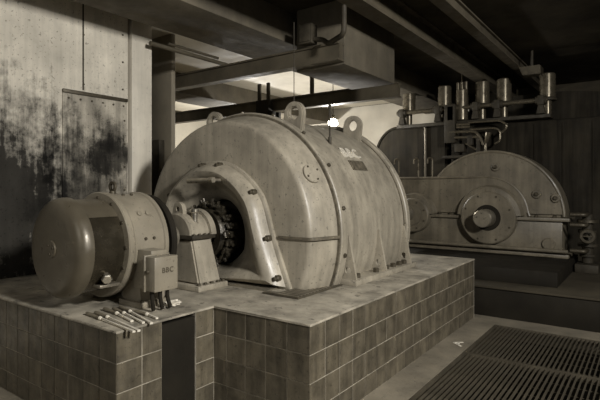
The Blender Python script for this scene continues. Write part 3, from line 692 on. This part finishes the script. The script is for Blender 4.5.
# oil pipe along the foot, pipes on the right end
a, c = ony(409, 246, GYF - 0.12), ony(577, 254, GYF - 0.12)
b = BM(); tube(b, [(-3.3, GYF - 0.10, 0.545), (-0.80, GYF - 0.10, 0.545)], 0.024, 10); part('oil_pipe', b, 'paintd', gb)
b = BM(); tube(b, [(-3.3, GYF - 0.085, 0.475), (-0.95, GYF - 0.085, 0.475)], 0.014, 8); part('oil_pipe', b, 'paintd', gb)
ob = thing('oil_pump', 'cluster of dark oil pipes and valves at the gearbox end', 'pump', (-0.62, 6.55, GZ))
b = BM(); box(b, -0.74, -0.50, 6.45, 6.75, GZ, GZ + 0.10, 0.01); cyl(b, (-0.62, 6.6, GZ + 0.1), (-0.62, 6.6, 0.98), 0.06, n=20, bev=0.01); part('body', b, 'dark', ob)
for z, r, m in ((0.50, 0.055, 'dark'), (0.62, 0.075, 'dark'), (0.78, 0.07, 'dark'), (0.90, 0.085, 'bolt')):
    b = BM(); cyl(b, (-0.62, 6.6, z - 0.018), (-0.62, 6.6, z + 0.018), r + 0.03, n=20, bev=0.004); part('flange', b, m, ob)
for z, w in ((0.56, 0.19), (0.86, 0.17), (0.98, 0.15)):
    b = BM(); tube(b, smooth_path([(-0.78, 6.42, z), (-0.62, 6.42, z), (-0.62, 6.56, z)], 0.05), 0.025, 10); part('elbow_pipe', b, 'bolt', ob)
b = BM(); revolve(b, [(6.36, 0.05), (6.36, 0.075), (6.375, 0.085), (6.39, 0.075), (6.39, 0.05)], -0.60, 0.74, 24); cyl(b, (-0.60, 6.375, 0.74), (-0.60, 6.56, 0.74), 0.012, n=8); box(b, -0.67, -0.53, 6.37, 6.38, 0.735, 0.745); part('hand_wheel', b, 'bolt', ob)
# cane-shaped vent pipes on the hood
for px, yo in ((399, 0.0), (418.5, 0.05), (432.5, 0.0), (387, 0.1)):
    p = ony(px, 178, GYF + 0.12 + yo * .3); h = 0.30
    pth = [(p.x, p.y, HT - 0.005), (p.x, p.y, HT + h - 0.04)] + [(p.x - 0.035 + 0.035 * math.cos(a), p.y, HT + h - 0.04 + 0.035 * math.sin(a)) for a in [k * PI / 8 for k in range(1, 9)]] + [(p.x - 0.07, p.y, HT + h - 0.08)]
    b = BM(); tube(b, pth, 0.013, 8); cyl(b, (p.x, p.y, HT - 0.004), (p.x, p.y, HT + 0.03), 0.024, n=10); part('vent_pipe', b, 'valve', gb)

# ------------------------------------------------------------------ turbine and its valve gear
TY = 7.35
tu = thing('turbine', 'tall dark turbine casing behind the gearbox with a row of valves', 'turbine', (-2.0, 8.1, GZ))
l0, l1 = ony(376, 150, TY).x, ony(447, 130, TY).x
zt = ony(420, 126, TY).z
pts = [(l1, GZ + 0.001), (l1, zt)] + [(l0 + 0.40 + 0.40 * math.cos(a), zt - 0.5 + 0.5 * math.sin(a)) for a in [PI / 2 + k * PI / 24 for k in range(13)]] + [(l0, GZ + 0.001)]
b = BM(); extrude_poly(b, [Vector((p, TY, q)) for p, q in pts], (0, 1.7, 0), 0.03); part('steam_chest', b, 'turb', tu)
b = BM(); pth = [Vector((p, TY - 0.005, q)) for p, q in pts[1:-1]]; tube(b, pth, 0.022, 8); part('chest_rim', b, 'turb', tu)
b = BM(); tube(b, [(ony(426, 140, TY).x, TY - 0.02, 1.4), (ony(426, 140, TY).x, TY - 0.02, zt + 0.02)], 0.022, 8); part('drain_pipe', b, 'bolt', tu)
r0, r1 = ony(449, 130, TY).x, ony(640, 130, TY).x
zr = ony(540, 93, TY + 0.5).z
cx_, hw = (r0 + r1) / 2, (r1 - r0) / 2
pts = [(r1, GZ + 0.001)] + [(cx_ + hw * math.cos(a) * 1.0, 2.20 + (zr - 2.2) * math.sin(a) ** 0.6) for a in [k * PI / 40 for k in range(41)]] + [(r0, GZ + 0.001)]
b = BM(); extrude_poly(b, [Vector((p, TY + 0.5, q)) for p, q in pts], (0, 1.2, 0), 0.03); part('exhaust_casing', b, 'turb', tu)
zl = ony(540, 121, TY + 0.1).z
b = BM(); box(b, r0 + 0.02, r1 - 0.02, TY + 0.02, TY + 0.5, GZ + 0.001, zl, 0.03); front = part('lagging_front', b, 'turb', tu)
for k in range(7):
    xx = r0 + 0.15 + (r1 - r0 - 0.3) * k / 6; b = BM(); box(b, xx - 0.012, xx + 0.012, TY + 0.005, TY + 0.03, GZ + 0.3, zl - 0.05, 0.003); part('lagging_strip', b, 'turb', front)
VY = 7.2
vz0, vz1 = 2.47, 2.45
b = BM(); cyl(b, (ony(397, 114, VY).x, VY, vz0), (ony(548, 102, VY).x, VY, vz0), 0.032, n=20, bev=0.006); part('cam_shaft', b, 'valve', tu)
b = BM(); box(b, ony(396, 114, VY).x, ony(550, 102, VY).x, VY + 0.02, TY + 0.15, zt - 0.03, zt + 0.02, 0.004); part('valve_bench', b, 'dark', tu)
for i, (px, wpx) in enumerate(((406, 11), (442, 13), (480, 14), (502, 14.5), (546, 16))):
    xx = ony(px, 100, VY).x; r = 0.100
    yv = VY + 0.12
    b = BM(); cyl(b, (xx, yv, 2.50), (xx, yv, 2.84), r, n=28, bev=0.015); vc = part('valve_cylinder', b, 'valve', tu)
    b = BM(); cyl(b, (xx, yv, 2.47), (xx, yv, 2.50), r + 0.015, n=28, bev=0.004); part('collar', b, 'dark', vc)
    b = BM(); cyl(b, (xx, yv, zt + 0.02), (xx, yv, 2.47), r * 0.5, n=18); part('valve_stem', b, 'valve', vc)
    b = BM(); box(b, xx - 0.10, xx - 0.02, VY - 0.06, VY + 0.07, vz0 - 0.07, vz0 + 0.06, 0.012); cyl(b, (xx - 0.13, VY, vz0), (xx + 0.01, VY, vz0), 0.055, n=18, bev=0.008); part('cam_block', b, 'dark', vc)
    b = BM(); hull8(b, [(xx - 0.11, VY - 0.05, zt + 0.02), (xx - 0.01, VY - 0.05, zt + 0.02), (xx - 0.01, VY + 0.06, zt + 0.02), (xx - 0.11, VY + 0.06, zt + 0.02)], [(xx - 0.09, VY - 0.04, vz0 - 0.06), (xx - 0.03, VY - 0.04, vz0 - 0.06), (xx - 0.03, VY + 0.04, vz0 - 0.06), (xx - 0.09, VY + 0.04, vz0 - 0.06)]); part('bracket', b, 'dark', vc)
# forked governor post between the valves
xx = ony(461, 100, VY).x
b = BM(); cyl(b, (xx, VY + 0.05, zt + 0.02), (xx, VY + 0.05, 2.74), 0.085, n=20, bev=0.01)
for dx in (-0.06, 0.0, 0.06): cyl(b, (xx + dx, VY + 0.05, 2.70), (xx + dx, VY + 0.05, 2.86), 0.024, n=12, bev=0.006)
cyl(b, (xx, VY + 0.05, 2.84), (xx, VY + 0.05, 2.97), 0.012, n=8); gov = part('governor_post', b, 'valve', tu)
b = BM(); box(b, xx - 0.22, xx - 0.06, VY - 0.1, VY + 0.04, 1.95, 2.52, 0.012); part('governor_box', b, 'dark', gov)
b = BM(); box(b, ony(445, 140, VY).x, ony(474, 140, VY).x, 7.06, 7.34, 1.72, 1.76, 0.004); part('pipe_shelf', b, 'dark', tu)
def z7(x_, y_): return ony(440 + x_ / 6.667, 100 + y_ / 6.667, 7.12)
for pth, r in (([z7(190, 150), z7(400, 136), z7(448, 165), z7(440, 195), z7(410, 215)], 0.016),
               ([z7(60, 215), z7(235, 208), z7(270, 250), z7(290, 300)], 0.022),
               ([z7(200, 198), z7(370, 186), z7(402, 205), z7(402, 275), z7(365, 292)], 0.015),
               ([z7(60, 252), z7(255, 246)], 0.020), ([z7(170, 290), z7(240, 330)], 0.012), ([z7(110, 165), z7(200, 160)], 0.02), ([z7(110, 182), z7(200, 178)], 0.02)):
    b = BM(); tube(b, smooth_path(pth, 0.09), r, 10); part('oil_line', b, 'valve', tu)
p = z7(325, 215); q = z7(305, 290); b = BM(); cyl(b, p, q, 0.045, 0.025, n=16, bev=0.006); cyl(b, q, q - Vector((0, 0, 0.25)), 0.018, n=10); part('filler_funnel', b, 'valve', tu)
for x_, y_, w, h in ((70, 90, 0.10, 0.22), (130, 320, 0.14, 0.12), (200, 270, 0.08, 0.14), (255, 320, 0.05, 0.3)):
    p = z7(x_, y_); b = BM(); box(b, p.x - w / 2, p.x + w / 2, 7.1, 7.25, p.z - h / 2, p.z + h / 2, 0.01); part('relay_block', b, 'dark', tu)

# ------------------------------------------------------------------ overhead: steel beams, pipes, hoist, lamp
def ibeam(name, x0, x1, y0, y1, z0, z1, label, axis):
    b = BM(); t_ = 0.018
    if axis == 'x':
        ym = (y0 + y1) / 2; box(b, x0, x1, y0, y1, z0, z0 + t_); box(b, x0, x1, y0, y1, z1 - t_, z1); box(b, x0, x1, ym - 0.03, ym + 0.03, z0 + t_, z1 - t_)
        loc = ((x0 + x1) / 2, ym, z0)
    else:
        xm = (x0 + x1) / 2; box(b, x0, x1, y0, y1, z0, z0 + t_); box(b, x0, x1, y0, y1, z1 - t_, z1); box(b, xm - 0.03, xm + 0.03, y0, y1, z0 + t_, z1 - t_)
        loc = (xm, (y0 + y1) / 2, z0)
    return solo(name, b, 'beam', label, 'beam', loc, 'overhead steel beams')
ibeam('steel_beam', -9.45, jx1, 3.87, 3.985, 2.49, 2.66, 'dark steel beam across the ceiling nearest the camera', 'x')
b2x = ony(399, 92, 5.87).x
ibeam('steel_beam', -9.45, b2x, 5.82, 5.94, 2.47, 2.66, 'dark steel beam passing just above the generator lifting eyes', 'x')
ibeam('runway_beam', -2.14, -1.96, 0.5, 9.5, 2.86, 3.098, 'dark runway beam under the ceiling running back over the turbine', 'y')
ibeam('runway_beam', -1.62, -1.50, 0.5, 9.5, 2.97, 3.098, 'thinner dark rail under the ceiling on the right', 'y')
# hanger posts from ceiling to the beams
for i, (px, y, z0) in enumerate(((332, 3.93, 2.661), (312, 5.88, 2.661))):
    p = ony(px, 60, y); b = BM(); box(b, p.x - 0.025, p.x + 0.025, y - 0.02, y + 0.02, z0, CEIL - 0.001 if y > 5 else 2.9); 
    if y > 5: solo('beam_hanger', b, 'dark', 'short dark hanger post over the farther steel beam', 'hanger', (p.x, y, z0), 'beam hangers')
    else: b.free()
def pipe(name, pts, r, label, m='beam', cat='pipe', rad=0.06):
    b = BM(); tube(b, smooth_path(pts, rad), r, 10); p0_ = Vector(pts[0]); return solo(name, b, m, label, cat, p0_)
pz = 2.62
A1, A2 = onz(150, 43, 2.70), onz(222, 66, 2.70)
pipe('ceiling_pipe', [(A1.x, A1.y, 2.70), (A1.x, A2.y, 2.70)], 0.022, 'thicker grey pipe under the ceiling beside the grey column', 'beam')
A1 = onz(171, 45, 2.74)
pipe('ceiling_pipe', [(A1.x + 0.02, A1.y - 0.05, 2.74), (A1.x + 0.02, 3.86, 2.74)], 0.014, 'thin dark pipe under the ceiling beside the thicker pipe', 'beam')
jb = ony(307, 46, 3.80)
b = BM(); box(b, jb.x - 0.075, jb.x + 0.075, 3.76, 3.865, 2.662, 2.85, 0.006); box(b, jb.x - 0.06, jb.x + 0.06, 3.75, 3.762, 2.68, 2.83, 0.003)
solo('junction_box', b, 'dark', 'small dark electrical box standing on the nearer steel beam', 'junction box', (jb.x, 3.81, 2.662))
c0 = Vector((jb.x + 0.08, 3.81, 2.70)); c1_ = ony(328, 44, 3.75); c2_ = ony(344, 34, 3.6); 
pipe('conduit', [c0, (c0.x + 0.1, 3.81, 2.68), c1_, c2_, (c2_.x, c2_.y, CEIL - 0.01)], 0.024, 'bent black conduit rising from the electrical box to the ceiling', 'dark', 'conduit')
w0 = ony(294, 40, 3.5)
b = BM(); cyl(b, (w0.x, 3.5, ony(294, 105, 3.5).z), (w0.x, 3.5, 2.779), 0.004, n=6); cyl(b, (w0.x, 3.5, ony(294, 105, 3.5).z - 0.03), (w0.x, 3.5, ony(294, 105, 3.5).z), 0.010, n=8)
solo('pull_cord', b, 'dark', 'thin black cord hanging from the concrete ceiling beam', 'cord', (w0.x, 3.5, 2.779))
# hoist trolley on the far beam
hx = ony(266, 105, 5.8).x
ht = thing('hoist_trolley', 'black hoist trolley clamped on the farther steel beam', 'hoist', (hx, 5.88, 2.30))
b = BM(); box(b, hx - 0.13, hx + 0.13, 5.70, 5.80, 2.30, 2.64, 0.015); box(b, hx - 0.13, hx + 0.13, 5.955, 6.02, 2.30, 2.64, 0.015); box(b, hx - 0.10, hx + 0.10, 5.70, 6.02, 2.27, 2.40, 0.015); part('body', b, 'black', ht)
b = BM(); box(b, hx + 0.13, hx + 0.20, 5.72, 5.80, 2.32, 2.46, 0.01); part('motor_box', b, 'black', ht)
for s in (-1, 1): b = BM(); box(b, hx + s * 0.09 - 0.025, hx + s * 0.09 + 0.025, 5.73, 5.77, 2.64, 2.90, 0.004); part('side_plate', b, 'dark', ht)
# bare bulb on a pendant
bl = ony(333, 123, 6.6)
lp = thing('pendant_lamp', 'bare glowing bulb hanging behind the generator', 'lamp', (bl.x, 6.6, bl.z))
b = BM(); bmesh.ops.create_uvsphere(b, u_segments=20, v_segments=14, radius=0.075); bmesh.ops.translate(b, verts=b.verts[:], vec=(bl.x, 6.6, bl.z)); part('bulb', b, 'glow', lp)
b = BM(); cyl(b, (bl.x, 6.6, bl.z + 0.065), (bl.x, 6.6, bl.z + 0.13), 0.026, n=14, bev=0.004); part('socket', b, 'dark', lp)
b = BM(); cyl(b, (bl.x, 6.6, bl.z + 0.12), (bl.x, 6.6, CEIL - 0.013), 0.007, n=8); part('cord', b, 'dark', lp)
def lamp_light(name, loc, power, r=0.06):
    l = bpy.data.lights.new(name, 'POINT'); l.energy = power; l.shadow_soft_size = r; l.color = (1, 0.97, 0.92)
    o = bpy.data.objects.new(name, l); C.objects.link(o); o.location = loc
lamp_light('bulb_light', (bl.x, 6.6, bl.z - 0.14), 80)
# second bulb in the bay behind the columns
l2 = Vector((-6.9, 7.6, 2.35))
lp2 = thing('pendant_lamp', 'bare bulb in the bay behind the grey column', 'lamp', l2)
b = BM(); bmesh.ops.create_uvsphere(b, u_segments=20, v_segments=14, radius=0.055); bmesh.ops.translate(b, verts=b.verts[:], vec=l2); part('bulb', b, 'glow', lp2)
b = BM(); cyl(b, l2 + Vector((0, 0, 0.05)), l2 + Vector((0, 0, 0.13)), 0.026, n=14, bev=0.004); part('socket', b, 'dark', lp2)
b = BM(); cyl(b, l2 + Vector((0, 0, 0.12)), (l2.x, l2.y, CEIL - 0.013), 0.007, n=8); part('cord', b, 'dark', lp2)
lamp_light('bay_bulb_light', l2 - Vector((0, 0, 0.12)), 220)
# dark floodlight over the turbine
fp = ony(532, 72, 7.0)
fl_ = thing('flood_lamp', 'unlit dark floodlight under the ceiling above the turbine valves', 'lamp', (fp.x, 7.0, fp.z))
b = BM(); hull8(b, [(fp.x - 0.10, 6.9, fp.z - 0.05), (fp.x + 0.12, 6.9, fp.z - 0.05), (fp.x + 0.12, 7.1, fp.z - 0.05), (fp.x - 0.10, 7.1, fp.z - 0.05)], [(fp.x - 0.14, 6.88, fp.z + 0.06), (fp.x + 0.12, 6.88, fp.z + 0.06), (fp.x + 0.12, 7.12, fp.z + 0.06), (fp.x - 0.14, 7.12, fp.z + 0.06)], 0.008); part('housing', b, 'bolt', fl_)
b = BM(); cyl(b, (fp.x, 7.0, fp.z + 0.06), (fp.x, 7.0, CEIL - 0.001), 0.018, n=10); part('stem', b, 'dark', fl_)
